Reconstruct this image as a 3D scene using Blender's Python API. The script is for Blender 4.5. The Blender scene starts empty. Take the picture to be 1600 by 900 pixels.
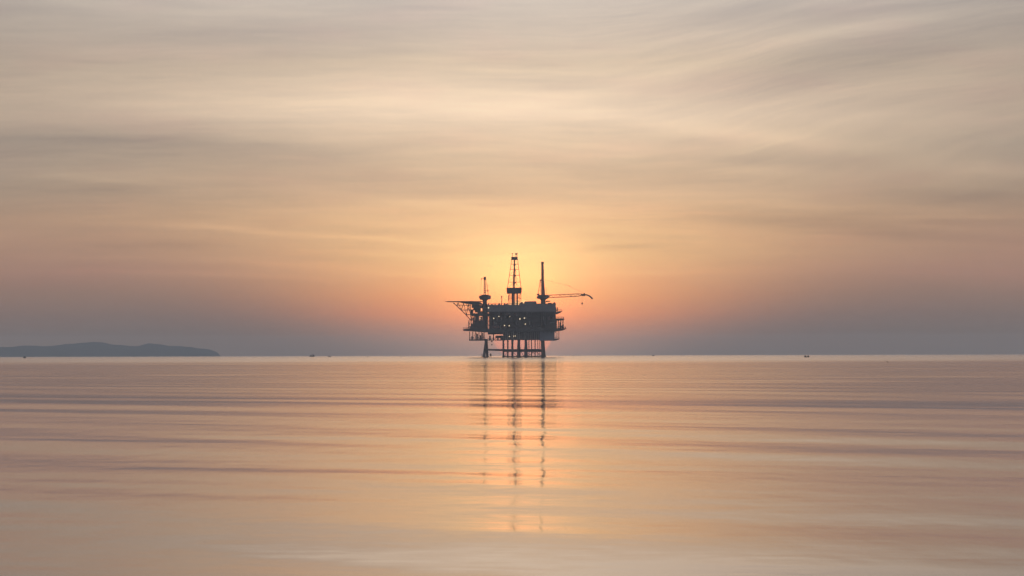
import bpy, bmesh, math, random
import numpy as np
from mathutils import Vector, Matrix

random.seed(7)
rng = np.random.default_rng(11)
SC = bpy.context.scene
COL = SC.collection
R = math.radians

# ------------------------------------------------------------------ camera
PX = 1.0035e-4            # angle of one photograph pixel (1600 wide), radians
DEG = math.degrees(PX)
EYE = 1.5
cam_d = bpy.data.cameras.new('camera')
cam_d.sensor_width = 36.0
cam_d.lens = 18.0 / (800 * PX)
cam_d.clip_start = 0.5
cam_d.clip_end = 120000.0
cam = bpy.data.objects.new('camera', cam_d)
COL.objects.link(cam)
cam.matrix_world = (Matrix.Translation((0, 0, EYE)) @ Matrix.Rotation(R(90) + 104.8 * PX, 4, 'X')
                    @ Matrix.Rotation(R(-0.143), 4, 'Z'))
SC.camera = cam

# ------------------------------------------------------------------ render / exposure
SC.render.engine = 'CYCLES'
SC.cycles.use_denoising = True
SC.cycles.max_bounces = 6
SC.cycles.volume_bounces = 0
SC.cycles.sample_clamp_indirect = 4.0
SC.view_settings.view_transform = 'Standard'
SC.view_settings.look = 'None'
SC.view_settings.exposure = 0.0
SC.view_settings.gamma = 1.0
SC.view_settings.use_curve_mapping = False

# ------------------------------------------------------------------ sun position
SUN_AZ = R((816 - 800) * DEG)         # to the right of the view axis
SUN_EL = R((554.8 - 517) * DEG)


DENS = 5.7e-5                          # haze, per metre
HAZE_TOP = 90.0
HAZE_FAR = 30000.0
J = (0.15, 0.155, 0.17)                # light the haze itself scatters towards the viewer


def behind_haze(c, el):
    """radiance the clear sky must have for colour c to be left after the haze, at elevation el degrees"""
    L = min(HAZE_FAR, (HAZE_TOP - EYE) / max(1e-6, math.sin(R(max(el, 0.0)))))
    T = math.exp(-DENS * L)
    return tuple(max(0.02, (c[i] - (1 - T) * J[i]) / T) for i in range(3)) + (1.0,)


def lin(c):
    out = []
    for v in c:
        v = v / 255.0
        out.append(v / 12.92 if v <= 0.04045 else ((v + 0.055) / 1.055) ** 2.4)
    return (out[0], out[1], out[2], 1.0)


# ------------------------------------------------------------------ world: dusk sky with cirrus veil
world = bpy.data.worlds.new('World')
SC.world = world
world.use_nodes = True
NT = world.node_tree
NT.nodes.clear()


class G:
    """small helper to write node maths"""
    def __init__(s, nt):
        s.nt = nt

    def n(s, t, **kw):
        k = s.nt.nodes.new(t)
        for a, b in kw.items():
            setattr(k, a, b)
        return k

    def put(s, sock, v):
        if isinstance(v, bpy.types.NodeSocket):
            s.nt.links.new(v, sock)
        else:
            sock.default_value = v

    def m(s, op, a, b=None, c=None, clamp=False):
        k = s.n('ShaderNodeMath', operation=op)
        k.use_clamp = clamp
        s.put(k.inputs[0], a)
        if b is not None:
            s.put(k.inputs[1], b)
        if c is not None:
            s.put(k.inputs[2], c)
        return k.outputs[0]

    def rng(s, v, a, b, c=0.0, d=1.0, kind='SMOOTHSTEP'):
        k = s.n('ShaderNodeMapRange')
        k.interpolation_type = kind
        s.put(k.inputs[0], v)
        for i, x in enumerate((a, b, c, d)):
            k.inputs[i + 1].default_value = x
        return k.outputs[0]

    def mix(s, f, a, b, blend='MIX'):
        k = s.n('ShaderNodeMix', data_type='RGBA', blend_type=blend)
        k.clamp_factor = True
        s.put(k.inputs[0], f)
        s.put(k.inputs[6], a)
        s.put(k.inputs[7], b)
        return k.outputs[2]

    def ramp(s, f, stops, interp='LINEAR'):
        k = s.n('ShaderNodeValToRGB')
        cr = k.color_ramp
        cr.interpolation = interp
        while len(cr.elements) > 1:
            cr.elements.remove(cr.elements[0])
        for i, (p, c) in enumerate(stops):
            e = cr.elements[0] if i == 0 else cr.elements.new(p)
            e.position = p
            e.color = c
        s.put(k.inputs[0], f)
        return k.outputs[0]

    def xyz(s, x, y, z):
        k = s.n('ShaderNodeCombineXYZ')
        for i, v in enumerate((x, y, z)):
            s.put(k.inputs[i], v)
        return k.outputs[0]

    def noise(s, vec, scale, detail=4.0, rough=0.55):
        k = s.n('ShaderNodeTexNoise')
        k.noise_dimensions = '3D'
        s.put(k.inputs['Vector'], vec)
        k.inputs['Scale'].default_value = scale
        k.inputs['Detail'].default_value = detail
        k.inputs['Roughness'].default_value = rough
        return k.outputs['Fac']


g = G(NT)
tc = g.n('ShaderNodeTexCoord')
sep = g.n('ShaderNodeSeparateXYZ')
NT.links.new(tc.outputs['Generated'], sep.inputs[0])
dx, dy, dz = sep.outputs
AZ = g.m('MULTIPLY', g.m('ARCTAN2', dx, dy), 57.29578)          # azimuth, degrees
EL = g.m('MULTIPLY', g.m('ARCSINE', dz), 57.29578)              # elevation, degrees
ELP = g.m('MAXIMUM', EL, 0.0)

# cirrus warp: slow wandering of the streaks
wv = g.noise(g.xyz(g.m('MULTIPLY', AZ, 0.42), g.m('MULTIPLY', EL, 1.1), 3.7), 1.0, 2.0, 0.5)
warp = g.m('MULTIPLY', g.m('SUBTRACT', wv, 0.5), 0.16)
wv2 = g.noise(g.xyz(g.m('MULTIPLY', AZ, 1.1), g.m('MULTIPLY', EL, 7.0), 9.1), 1.0, 3.0, 0.6)
warp = g.m('ADD', warp, g.m('MULTIPLY', g.m('SUBTRACT', wv2, 0.5), 0.07))
ELW = g.m('ADD', EL, warp)


def yE(y):
    return (554.8 - y) * DEG


EMAX = 3.6
CENTRE = [(555, (150, 132, 126)), (535, (168, 137, 124)), (515, (200, 145, 122)), (492, (238, 156, 114)),
          (465, (252, 172, 117)), (432, (251, 187, 130)), (400, (249, 197, 140)), (368, (248, 200, 147)),
          (335, (240, 197, 150)), (300, (225, 190, 154)), (262, (222, 193, 161)), (225, (228, 202, 172)),
          (182, (238, 214, 187)), (150, (230, 208, 183)), (100, (216, 197, 174)), (50, (210, 195, 179)),
          (0, (208, 197, 185)), (-60, (204, 193, 183))]
SIDE = [(555, (110, 106, 106)), (520, (113, 107, 106)), (495, (120, 110, 107)), (462, (135, 117, 109)),
        (425, (154, 127, 115)), (385, (161, 134, 118)), (340, (163, 139, 121)), (300, (156, 141, 126)),
        (262, (153, 142, 130)), (225, (154, 145, 134)), (180, (161, 149, 136)), (140, (164, 151, 138)),
        (80, (156, 147, 137)), (30, (149, 143, 137)), (0, (148, 143, 139)), (-60, (146, 142, 139))]


def erp(rows):
    # denser stops near the horizon, where the haze bends the curve
    ys = sorted(set([y for y, c in rows] + [550, 545, 540, 530, 525, 510, 505, 500, 480, 475]), reverse=True)
    ry = [y for y, c in rows][::-1]
    out = []
    for y in ys:
        if y > 555:
            continue
        c = [float(np.interp(y, ry, [lin(c)[i] for yy, c in rows][::-1])) for i in range(3)]
        b = behind_haze(c, yE(y))
        out.append((max(0.0, min(1.0, yE(y) / EMAX)), tuple(v / 4.0 for v in b[:3]) + (1.0,)))
    return out


t = g.m('DIVIDE', g.m('MAXIMUM', g.m('ADD', ELP, g.m('MULTIPLY', warp, 0.7)), 0.0), EMAX, clamp=True)
c_mid = g.ramp(t, erp(CENTRE))
c_side = g.ramp(t, erp(SIDE))
sig = g.m('ADD', 1.15, g.m('MULTIPLY', ELP, 1.12))
q = g.m('DIVIDE', g.m('SUBTRACT', AZ, 0.06), sig)
wgt = g.m('EXPONENT', g.m('MULTIPLY', g.m('MULTIPLY', q, q), -1.0))
base = g.mix(wgt, c_side, c_mid)
base = g.mix(1.0, base, (4.0, 4.0, 4.0, 1.0), 'MULTIPLY')

# golden core of the glow just over the platform
gx_ = g.m('DIVIDE', g.m('SUBTRACT', AZ, 0.06), 0.62)
gy_ = g.m('DIVIDE', g.m('SUBTRACT', ELP, 0.76), 0.38)
core = g.m('EXPONENT', g.m('MULTIPLY', g.m('ADD', g.m('MULTIPLY', gx_, gx_), g.m('MULTIPLY', gy_, gy_)), -1.0))
base = g.mix(1.0, base, g.mix(core, (0, 0, 0, 1), (0.14, 0.20, 0.08, 1)), 'ADD')
hx_ = g.m('DIVIDE', g.m('SUBTRACT', AZ, 0.06), 0.42)
hy_ = g.m('DIVIDE', g.m('SUBTRACT', ELP, 0.58), 0.34)
hot = g.m('EXPONENT', g.m('MULTIPLY', g.m('ADD', g.m('MULTIPLY', hx_, hx_), g.m('MULTIPLY', hy_, hy_)), -1.0))
base = g.mix(1.0, base, g.mix(hot, (0, 0, 0, 1), (1.60, 0.23, 0.03, 1)), 'ADD')

# cirrus streaks: (x, y, half length, half thickness, slope, strength), photograph pixels -> sky angles
STREAKS = [
    (400, 262, 260, 26, 0.02, -.06),
    (200, 226, 330, 30, 0.0, -.15), (130, 222, 130, 7, 0.0, -.07), (410, 62, 200, 24, 0.0, -.08),
    (500, 245, 150, 14, 0.0, -.10), (610, 278, 130, 10, 0.0, -.07), (720, 246, 60, 4, 0.0, -.05),
    (560, 30, 160, 26, 0.0, -.06), (1370, 85, 220, 28, -.12, -.15), (1420, 16, 250, 12, -.08, -.12),
    (1180, 20, 130, 18, -.1, -.10), (1240, 130, 150, 18, -.15, -.12), (1450, 165, 200, 25, -.06, -.08),
    (1094, 222, 80, 10, 0.0, -.06), (1160, 247, 130, 11, 0.03, -.08), (1000, 252, 150, 10, 0.0, -.05),
    (1480, 312, 140, 13, 0.06, -.14), (1250, 346, 180, 17, 0.02, -.14), (1390, 366, 120, 8, 0.0, -.06),
    (965, 387, 70, 5, -.1, -.10), (250, 386, 150, 8, 0.0, -.07), (180, 292, 200, 10, .05, -.06),
    (250, 326, 150, 7, 0.0, -.05), (700, 300, 200, 8, .03, -.05), (900, 258, 90, 5, 0.02, -.05),
    (650, 160, 240, 26, 0.0, .10), (850, 186, 150, 9, 0.0, .06), (950, 140, 180, 11, -.2, .05),
    (1200, 213, 260, 15, .12, .12), (1550, 270, 130, 13, .03, .16), (1210, 266, 130, 11, .05, .06),
    (1280, 60, 180, 11, -.2, .08), (250, 150, 250, 22, 0.0, .06), (450, 360, 240, 5, .06, .12),
    (300, 405, 300, 5, .03, .06), (130, 279, 160, 5, .08, .06), (650, 316, 160, 7, .1, .06),
    (1050, 300, 130, 5, 0.0, .07), (1250, 319, 130, 6, .05, .07), (1490, 341, 100, 4, 0.0, .06),
    (330, 431, 250, 4, .03, .05), (620, 425, 150, 4, .05, .05), (1000, 425, 150, 5, -.03, .04),
]
sg = bpy.data.node_groups.new('cirrus_streak', 'ShaderNodeTree')
for nm in ('A', 'E', 'ca', 'ce', 'slope', 'il', 'it', 'amp', 'acc'):
    sg.interface.new_socket(nm, in_out='INPUT', socket_type='NodeSocketFloat')
sg.interface.new_socket('sum', in_out='OUTPUT', socket_type='NodeSocketFloat')
h = G(sg)
gi = h.n('NodeGroupInput')
go = h.n('NodeGroupOutput')
da = h.m('SUBTRACT', gi.outputs['A'], gi.outputs['ca'])
de = h.m('SUBTRACT', h.m('SUBTRACT', gi.outputs['E'], gi.outputs['ce']), h.m('MULTIPLY', da, gi.outputs['slope']))
a1 = h.m('MULTIPLY', da, gi.outputs['il'])
b1 = h.m('MULTIPLY', de, gi.outputs['it'])
ex = h.m('EXPONENT', h.m('MULTIPLY', h.m('ADD', h.m('MULTIPLY', a1, a1), h.m('MULTIPLY', b1, b1)), -1.0))
sg.links.new(h.m('ADD', gi.outputs['acc'], h.m('MULTIPLY', ex, gi.outputs['amp'])), go.inputs[0])
acc = 0.0
for (x, y, L, T, sl, am) in STREAKS:
    k = g.n('ShaderNodeGroup')
    k.node_tree = sg
    for nm, v in (('A', AZ), ('E', ELW), ('ca', (x - 800) * DEG), ('ce', yE(y)), ('slope', -sl),
                  ('il', 1 / (L * DEG)), ('it', 1 / (T * DEG)), ('amp', am * 1.25), ('acc', acc)):
        g.put(k.inputs[nm], v)
    acc = k.outputs[0]

# fine fibres of the veil
fan = g.m('SUBTRACT', g.m('ADD', EL, g.m('MULTIPLY', warp, 0.8)), g.m('MULTIPLY', g.m('MULTIPLY', AZ, 0.14), g.m('MULTIPLY', g.rng(AZ, 0.3, 3.0), g.rng(EL, 1.2, 2.3))))
f1 = g.noise(g.xyz(g.m('MULTIPLY', AZ, 0.38), g.m('MULTIPLY', fan, 5.0), 1.3), 1.0, 5.0, 0.6)
f2 = g.noise(g.xyz(g.m('MULTIPLY', AZ, 1.1), g.m('MULTIPLY', fan, 15.0), 5.5), 1.0, 4.0, 0.6)
fib = g.m('ADD', g.m('MULTIPLY', g.m('SUBTRACT', f1, 0.5), 0.38), g.m('MULTIPLY', g.m('SUBTRACT', f2, 0.5), 0.22))
f3 = g.noise(g.xyz(g.m('MULTIPLY', AZ, 1.3), g.m('MULTIPLY', fan, 34.0), 8.5), 1.0, 3.0, 0.6)
patch = g.rng(g.noise(g.xyz(g.m('MULTIPLY', AZ, 0.5), g.m('MULTIPLY', fan, 1.6), 2.2), 1.0, 3.0, 0.6), 0.42, 0.62)
fib = g.m('ADD', fib, g.m('MULTIPLY', g.m('MULTIPLY', g.m('SUBTRACT', f3, 0.5), 0.17), patch))
fib = g.m('MULTIPLY', fib, g.rng(EL, 0.35, 1.1))                # the low murk has no fibres
tot = g.m('ADD', acc, fib)
mult = g.xyz(g.m('ADD', 1.0, g.m('MULTIPLY', tot, 1.08)), g.m('ADD', 1.0, g.m('MULTIPLY', tot, 0.98)),
             g.m('ADD', 1.0, g.m('MULTIPLY', tot, 0.74)))
sky = g.mix(1.0, base, mult, 'MULTIPLY')
# rosy patches
rose = g.noise(g.xyz(g.m('MULTIPLY', AZ, 0.8), g.m('MULTIPLY', EL, 3.5), 21.0), 1.0, 2.0, 0.5)
sky = g.mix(g.rng(rose, 0.45, 0.75, 0.0, 0.45), sky, g.mix(1.0, sky, (1.03, 0.955, 0.985, 1), 'MULTIPLY'))

# overhead and behind the viewer: dull dusk blue-grey
sky = g.mix(g.rng(EL, 3.0, 30.0), sky, (0.46, 0.49, 0.56, 1))
sky = g.mix(g.rng(g.m('ABSOLUTE', AZ), 7.0, 75.0), sky, (0.34, 0.365, 0.42, 1))

# the low sun seen through the murk
sv = Vector((math.sin(SUN_AZ) * math.cos(SUN_EL), math.cos(SUN_AZ) * math.cos(SUN_EL), math.sin(SUN_EL)))
sdx = g.m('SUBTRACT', AZ, math.degrees(SUN_AZ))
sdy = g.m('SUBTRACT', EL, math.degrees(SUN_EL))
sr = g.m('SQRT', g.m('ADD', g.m('MULTIPLY', sdx, sdx), g.m('MULTIPLY', sdy, sdy)))
disc = g.rng(sr, 0.262, 0.282, 1.0, 0.0)
discol = g.ramp(g.m('DIVIDE', ELP, 0.6, clamp=True), [(0.0, (0.55, 0.17, 0.09, 1)), (0.22, (0.85, 0.24, 0.09, 1)), (0.8, (0.60, 0.30, 0.10, 1))], 'LINEAR')
discol = g.mix(1.0, discol, (4.0, 4.0, 4.0, 1.0), 'MULTIPLY')
sky = g.mix(disc, sky, discol)

nish = g.n('ShaderNodeTexSky')
nish.sky_type = 'NISHITA'
nish.sun_disc = False
nish.sun_elevation = SUN_EL
nish.sun_rotation = SUN_AZ
bg_veil = g.n('ShaderNodeBackground')
NT.links.new(sky, bg_veil.inputs['Color'])
bg_veil.inputs['Strength'].default_value = 1.0
bg_clear = g.n('ShaderNodeBackground')
NT.links.new(nish.outputs[0], bg_clear.inputs['Color'])
bg_clear.inputs['Strength'].default_value = 0.1
ms = g.n('ShaderNodeMixShader')
ms.inputs[0].default_value = 0.97                               # share of the veil of cloud
NT.links.new(bg_clear.outputs[0], ms.inputs[1])
NT.links.new(bg_veil.outputs[0], ms.inputs[2])
wo = g.n('ShaderNodeOutputWorld')
NT.links.new(ms.outputs[0], wo.inputs['Surface'])
world.cycles.sampling_method = 'MANUAL'
world.cycles.sample_map_resolution = 1024

# ------------------------------------------------------------------ the sun lamp: almost spent behind the veil
sun_d = bpy.data.lights.new('sun', 'SUN')
sun_d.energy = 0.001
sun_d.angle = R(10.0)
sun_d.color = (1.0, 0.62, 0.36)
sun = bpy.data.objects.new('sun', sun_d)
COL.objects.link(sun)
sun.rotation_euler = (-sv).to_track_quat('-Z', 'Y').to_euler()


# ------------------------------------------------------------------ materials
def mat(name, col, rough=0.6, metal=0.0, vary=0.0, scale=0.25, spec=0.3):
    m = bpy.data.materials.new(name)
    m.use_nodes = True
    nt = m.node_tree
    p = nt.nodes['Principled BSDF']
    p.inputs['Roughness'].default_value = rough
    p.inputs['Metallic'].default_value = metal
    p.inputs['Specular IOR Level'].default_value = spec
    k = G(nt)
    if vary:
        tcn = k.n('ShaderNodeTexCoord')
        f = k.noise(tcn.outputs['Object'], scale, 5.0, 0.65)
        lo = tuple(c * (1 - vary) for c in col[:3]) + (1,)
        hi = tuple(min(1, c * (1 + vary)) for c in col[:3]) + (1,)
        nt.links.new(k.ramp(f, [(0.3, lo), (0.7, hi)], 'LINEAR'), p.inputs['Base Color'])
    else:
        p.inputs['Base Color'].default_value = tuple(col[:3]) + (1,)
    return m


M = {}
M['steel'] = mat('dark_painted_steel', (0.075, 0.046, 0.036), 0.6, 0, 0.45, 0.3)
M['panel'] = mat('blue_grey_cladding', (0.17, 0.148, 0.145), 0.55, 0, 0.25, 0.22)
M['cabin'] = mat('pale_blue_grey_cladding', (0.155, 0.16, 0.195), 0.55, 0, 0.25, 0.2)
M['rust'] = mat('red_oxide_steel', (0.26, 0.09, 0.06), 0.7, 0, 0.4, 0.4)
M['leg'] = mat('rusty_leg_steel', (0.07, 0.044, 0.038), 0.75, 0, 0.5, 0.25)
M['deck'] = mat('deck_plate', (0.05, 0.042, 0.04), 0.7, 0, 0.35, 0.3)
M['pipe'] = mat('pipe_paint', (0.26, 0.21, 0.18), 0.45, 0, 0.4, 0.5)
M['orange'] = mat('crane_paint', (0.30, 0.12, 0.05), 0.5, 0, 0.3, 0.4)
M['hull'] = mat('dark_hull_paint', (0.035, 0.03, 0.03), 0.6, 0, 0.3, 2.0)
M['wheelhouse'] = mat('weathered_white_paint', (0.12, 0.11, 0.11), 0.6, 0, 0.3, 2.0)
M['float'] = mat('grey_float', (0.22, 0.15, 0.12), 0.6, 0, 0.2, 3.0)
M['hill'] = mat('wooded_hillside', (0.035, 0.042, 0.04), 0.95, 0, 0.5, 0.01, 0.0)
lm = bpy.data.materials.new('lit_lamp_and_sky_gap')  # glow of the lamps, also of the balls imitating bright sky gaps
lm.use_nodes = True
pl = lm.node_tree.nodes['Principled BSDF']
pl.inputs['Base Color'].default_value = (0.9, 0.8, 0.6, 1)
pl.inputs['Emission Color'].default_value = (1.0, 0.74, 0.42, 1)
pl.inputs['Emission Strength'].default_value = 1.15
M['lamp_and_sky_gap'] = lm

# water
ROUGH_NEAR, ROUGH_MID, ROUGH_FAR = 0.050, 0.072, 0.125
RIPPLE = 0.006
wm = bpy.data.materials.new('calm_sea_water')
wm.use_nodes = True
wn = wm.node_tree
wn.nodes.clear()
k = G(wn)
geo = k.n('ShaderNodeNewGeometry')
sp = k.n('ShaderNodeSeparateXYZ')
wn.links.new(geo.outputs['Position'], sp.inputs[0])
wx, wy = sp.outputs[0], sp.outputs[1]
dist = k.m('SQRT', k.m('ADD', k.m('MULTIPLY', wx, wx), k.m('MULTIPLY', wy, wy)))
cat = k.noise(k.xyz(k.m('MULTIPLY', wx, 0.012), k.m('MULTIPLY', wy, 0.006), 0.0), 1.0, 4.0, 0.6)
edge = k.m('ADD', dist, k.m('MULTIPLY', k.m('SUBTRACT', cat, 0.5), 600.0))
# small unresolved waves: smoother close by, ruffled by the breeze on the open water farther out
rgh = k.rng(edge, 40.0, 420.0, ROUGH_NEAR, ROUGH_MID)
rgh = k.m('ADD', rgh, k.rng(edge, 900.0, 1900.0, 0.0, ROUGH_FAR - ROUGH_MID))
rgh = k.m('MULTIPLY', rgh, k.m('ADD', 0.85, k.m('MULTIPLY', cat, 0.3)))
rip = k.noise(k.xyz(k.m('MULTIPLY', k.m('ADD', wx, k.m('MULTIPLY', wy, 0.25)), 0.35), k.m('MULTIPLY', wy, 0.22), 0.0), 1.0, 4.0, 0.55)
bmp = k.n('ShaderNodeBump')
bmp.inputs['Strength'].default_value = 1.0
bmp.inputs['Distance'].default_value = RIPPLE
rip2 = k.noise(k.xyz(k.m('MULTIPLY', wx, 1.1), k.m('ADD', k.m('MULTIPLY', wy, 0.16), k.m('MULTIPLY', wx, 0.1)), 7.0), 1.0, 2.0, 0.5)
wn.links.new(k.m('ADD', rip, k.m('MULTIPLY', rip2, 1.6)), bmp.inputs['Height'])
gls = k.n('ShaderNodeBsdfAnisotropic', distribution='BECKMANN')
gls.inputs['Color'].default_value = (0.86, 0.86, 0.885, 1)
wn.links.new(rgh, gls.inputs['Roughness'])
wn.links.new(bmp.outputs[0], gls.inputs['Normal'])
body = k.n('ShaderNodeBsdfDiffuse')
body.inputs['Color'].default_value = (0.03, 0.037, 0.042, 1)
fre = k.n('ShaderNodeFresnel')
fre.inputs['IOR'].default_value = 1.20
wmx = k.n('ShaderNodeMixShader')
wn.links.new(fre.outputs[0], wmx.inputs[0])
wn.links.new(body.outputs[0], wmx.inputs[1])
wn.links.new(gls.outputs[0], wmx.inputs[2])
wout = k.n('ShaderNodeOutputMaterial')
wn.links.new(wmx.outputs[0], wout.inputs['Surface'])


# ------------------------------------------------------------------ object helpers
def link(name, me, m=None, parent=None):
    o = bpy.data.objects.new(name, me)
    COL.objects.link(o)
    if m is not None:
        me.materials.append(m)
    if parent is not None:
        o.parent = parent
    return o


def tag(o, label=None, cat=None, group=None, kind=None):
    for a, b in (('label', label), ('category', cat), ('group', group), ('kind', kind)):
        if b:
            o[a] = b
    return o


class MB:
    def __init__(s):
        s.bm = bmesh.new()

    def box(s, x0, x1, y0, y1, z0, z1):
        vs = [s.bm.verts.new(p) for p in ((x0, y0, z0), (x1, y0, z0), (x1, y1, z0), (x0, y1, z0),
                                          (x0, y0, z1), (x1, y0, z1), (x1, y1, z1), (x0, y1, z1))]
        for f in ((0, 3, 2, 1), (4, 5, 6, 7), (0, 1, 5, 4), (1, 2, 6, 5), (2, 3, 7, 6), (3, 0, 4, 7)):
            s.bm.faces.new([vs[i] for i in f])
        return s

    def bar(s, p, q, r, r2=None, n=8, cap=True):
        p, q = Vector(p), Vector(q)
        r2 = r if r2 is None else r2
        d = (q - p).normalized()
        u = d.orthogonal().normalized()
        v = d.cross(u)
        a, b = [], []
        for i in range(n):
            w = 2 * math.pi * (i + 0.5) / n
            o = u * math.cos(w) + v * math.sin(w)
            a.append(s.bm.verts.new(p + o * r))
            b.append(s.bm.verts.new(q + o * r2))
        for i in range(n):
            j = (i + 1) % n
            s.bm.faces.new((a[i], a[j], b[j], b[i]))
        if cap:
            s.bm.faces.new(list(reversed(a)))
            s.bm.faces.new(b)
        return s

    def tube(s, pts, r, n=6):
        for a, b in zip(pts[:-1], pts[1:]):
            s.bar(a, b, r, n=n)
        return s

    def prism(s, poly, y0, y1):
        """outline in x, z, given depth in y"""
        a = [s.bm.verts.new((x, y0, z)) for x, z in poly]
        b = [s.bm.verts.new((x, y1, z)) for x, z in poly]
        n = len(poly)
        s.bm.faces.new(a)
        s.bm.faces.new(list(reversed(b)))
        for i in range(n):
            j = (i + 1) % n
            s.bm.faces.new((a[j], a[i], b[i], b[j]))
        return s

    def slab(s, poly, z0, z1):
        """outline in x, y"""
        a = [s.bm.verts.new((x, y, z0)) for x, y in poly]
        b = [s.bm.verts.new((x, y, z1)) for x, y in poly]
        n = len(poly)
        s.bm.faces.new(list(reversed(a)))
        s.bm.faces.new(b)
        for i in range(n):
            j = (i + 1) % n
            s.bm.faces.new((a[i], a[j], b[j], b[i]))
        return s

    def ball(s, c, r, sz=1.0):
        mm = Matrix.Translation(c) @ Matrix.Diagonal((r, r, r * sz, 1))
        bmesh.ops.create_icosphere(s.bm, subdivisions=2, radius=1.0, matrix=mm)
        return s

    def done(s, name, m, parent=None):
        bmesh.ops.recalc_face_normals(s.bm, faces=s.bm.faces)
        me = bpy.data.meshes.new(name)
        s.bm.to_mesh(me)
        s.bm.free()
        return link(name, me, m, parent)


# ------------------------------------------------------------------ the sea: one sheet with real long waves
def build_sea():
    rng = np.random.default_rng(SEA_SEED)
    rs = [3.0]
    while rs[-1] < 26000:
        r = rs[-1]
        step = 0.35 if r < 40 else max(0.35, r * 0.0058)
        if r > 900:
            step = max(step, r * 0.0058 * (1 + (r - 900) / 900))
        if r > 4000:
            step = r * 0.05
        rs.append(r + step)
    rs = np.array(rs)
    fine = np.linspace(-8.5, 8.5, 430)
    coarse = np.concatenate([np.arange(8.75, 40, 0.25), np.arange(41, 319.5, 3.0), np.arange(320.25, 351.4, 0.25)])
    az = np.radians(np.concatenate([fine, coarse]))
    nr, na = len(rs), len(az)
    X = rs[:, None] * np.sin(az)[None, :]
    Y = rs[:, None] * np.cos(az)[None, :]
    Z = np.zeros_like(X)

    def train(n, l0, l1, slope, tilt, spread, d0, d1):
        z = np.zeros_like(X)
        for i in range(n):
            ly = l0 * (l1 / l0) ** ((i + rng.uniform(0, 1)) / n)
            ky = 2 * math.pi / ly
            kx = ky * rng.normal(tilt, spread)
            a = slope * math.sqrt(2.0 / n) / ky
            z += a * np.cos(kx * X + ky * Y + rng.uniform(0, 6.28))
        D = np.hypot(X, Y)
        f = 1 - np.clip((D - d0) / (d1 - d0), 0, 1)
        return z * f * f * (3 - 2 * f)
    Z += train(14, 17, 36, SLOPE_A, 2.3, 0.6, 450, 1300)
    Z += train(12, 5, 15, SLOPE_C, 1.5, 0.8, 120, 260)
    Z += train(8, 60, 220, SLOPE_B, 1.2, 0.6, 900, 3000)
    co = np.stack([X, Y, Z], -1).reshape(-1, 3)
    co = np.concatenate([co, [[0, 0, 0]]])
    i = np.arange(nr - 1)[:, None] * na
    j = np.arange(na)[None, :]
    j2 = (j + 1) % na
    quads = np.stack([i + j, i + na + j, i + na + j2, i + j2], -1).reshape(-1, 4)[:, ::-1]
    tri = np.stack([np.full(na, nr * na), np.arange(na), (np.arange(na) + 1) % na], -1)[:, ::-1]
    me = bpy.data.meshes.new('sea')
    nv, nq, ntri = len(co), len(quads), len(tri)
    me.vertices.add(nv)
    me.vertices.foreach_set('co', co.astype(np.float32).ravel())
    me.loops.add(nq * 4 + ntri * 3)
    me.loops.foreach_set('vertex_index', np.concatenate([quads.ravel(), tri.ravel()]).astype(np.int32))
    me.polygons.add(nq + ntri)
    ls = np.concatenate([np.arange(nq) * 4, nq * 4 + np.arange(ntri) * 3]).astype(np.int32)
    me.polygons.foreach_set('loop_start', ls)
    me.update(calc_edges=True)
    me.polygons.foreach_set('use_smooth', np.ones(nq + ntri, dtype=bool))
    me.validate()
    if me.polygons[0].normal.z < 0:
        me.flip_normals()
    return tag(link('sea', me, wm), kind='structure')


SLOPE_A, SLOPE_B, SLOPE_C = 0.0021, 0.0010, 0.0010
SEA_SEED = 1719
build_sea()

# ------------------------------------------------------------------ far wooded headland
HD = 20000.0
ridge = [(-420, 549), (-330, 541), (-260, 537), (-180, 540), (-110, 538), (-50, 541), (0, 541.5), (20, 542.8), (40, 540), (60, 541), (82, 541.5),
         (100, 537.6), (112, 537), (125, 535.3), (145, 534.8), (160, 536), (175, 539), (188, 539.4),
         (202, 541), (215, 541), (232, 537.5), (250, 538.8), (262, 540.8), (280, 541.5), (300, 542.8),
         (318, 545.4), (330, 547.8), (337, 550.4), (341, 552.6), (343.5, 556), (345, 559)]
rx = np.array([(x - 800) * PX * HD for x, y in ridge])
rz = np.array([max(0.0, (557.0 - y) - 0.0025 * 0) * PX * HD + EYE for x, y in ridge])


def build_hills():
    nx, ny = 1100, 31
    xs = np.linspace(rx[0] - 300, rx[-1] + 6, nx)
    ys = np.linspace(-900, 900, ny)
    hz = np.interp(xs, np.concatenate([[rx[0] - 300], rx]), np.concatenate([[0], rz]))
    ker = np.hanning(7)
    hz = np.convolve(np.pad(hz, 3, mode='edge'), ker / ker.sum(), 'valid')
    rough = np.zeros(nx)
    for kk in range(40):
        rough += rng.normal(0, 0.24) * np.sin(xs / rng.uniform(6, 60) + rng.uniform(0, 6.28))
    hz = hz + rough * np.clip(hz / 15, 0, 1)
    hz = hz * np.clip((rx[-1] + 6 - xs) / 12, 0, 1)
    bm = bmesh.new()
    rows = []
    for yy in ys:
        prof = max(0.0, 1 - (abs(yy) / 900) ** 1.6)
        row = []
        for x, z in zip(xs, hz):
            wob = 1.0 if abs(yy) < 60 else 0.9 + 0.1 * math.sin(x / 95 + yy / 230) * math.cos(yy / 310)
            row.append(bm.verts.new((x * (HD + yy) / HD, HD + yy, z * prof * wob - 1.0 * (1 - prof) - 0.4)))
        rows.append(row)
    for a, b in zip(rows[:-1], rows[1:]):
        for i in range(nx - 1):
            bm.faces.new((a[i], a[i + 1], b[i + 1], b[i]))
    me = bpy.data.meshes.new('hills')
    bm.to_mesh(me)
    bm.free()
    for p in me.polygons:
        p.use_smooth = True
    return tag(link('hills', me, M['hill']), kind='structure')


build_hills()

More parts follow.
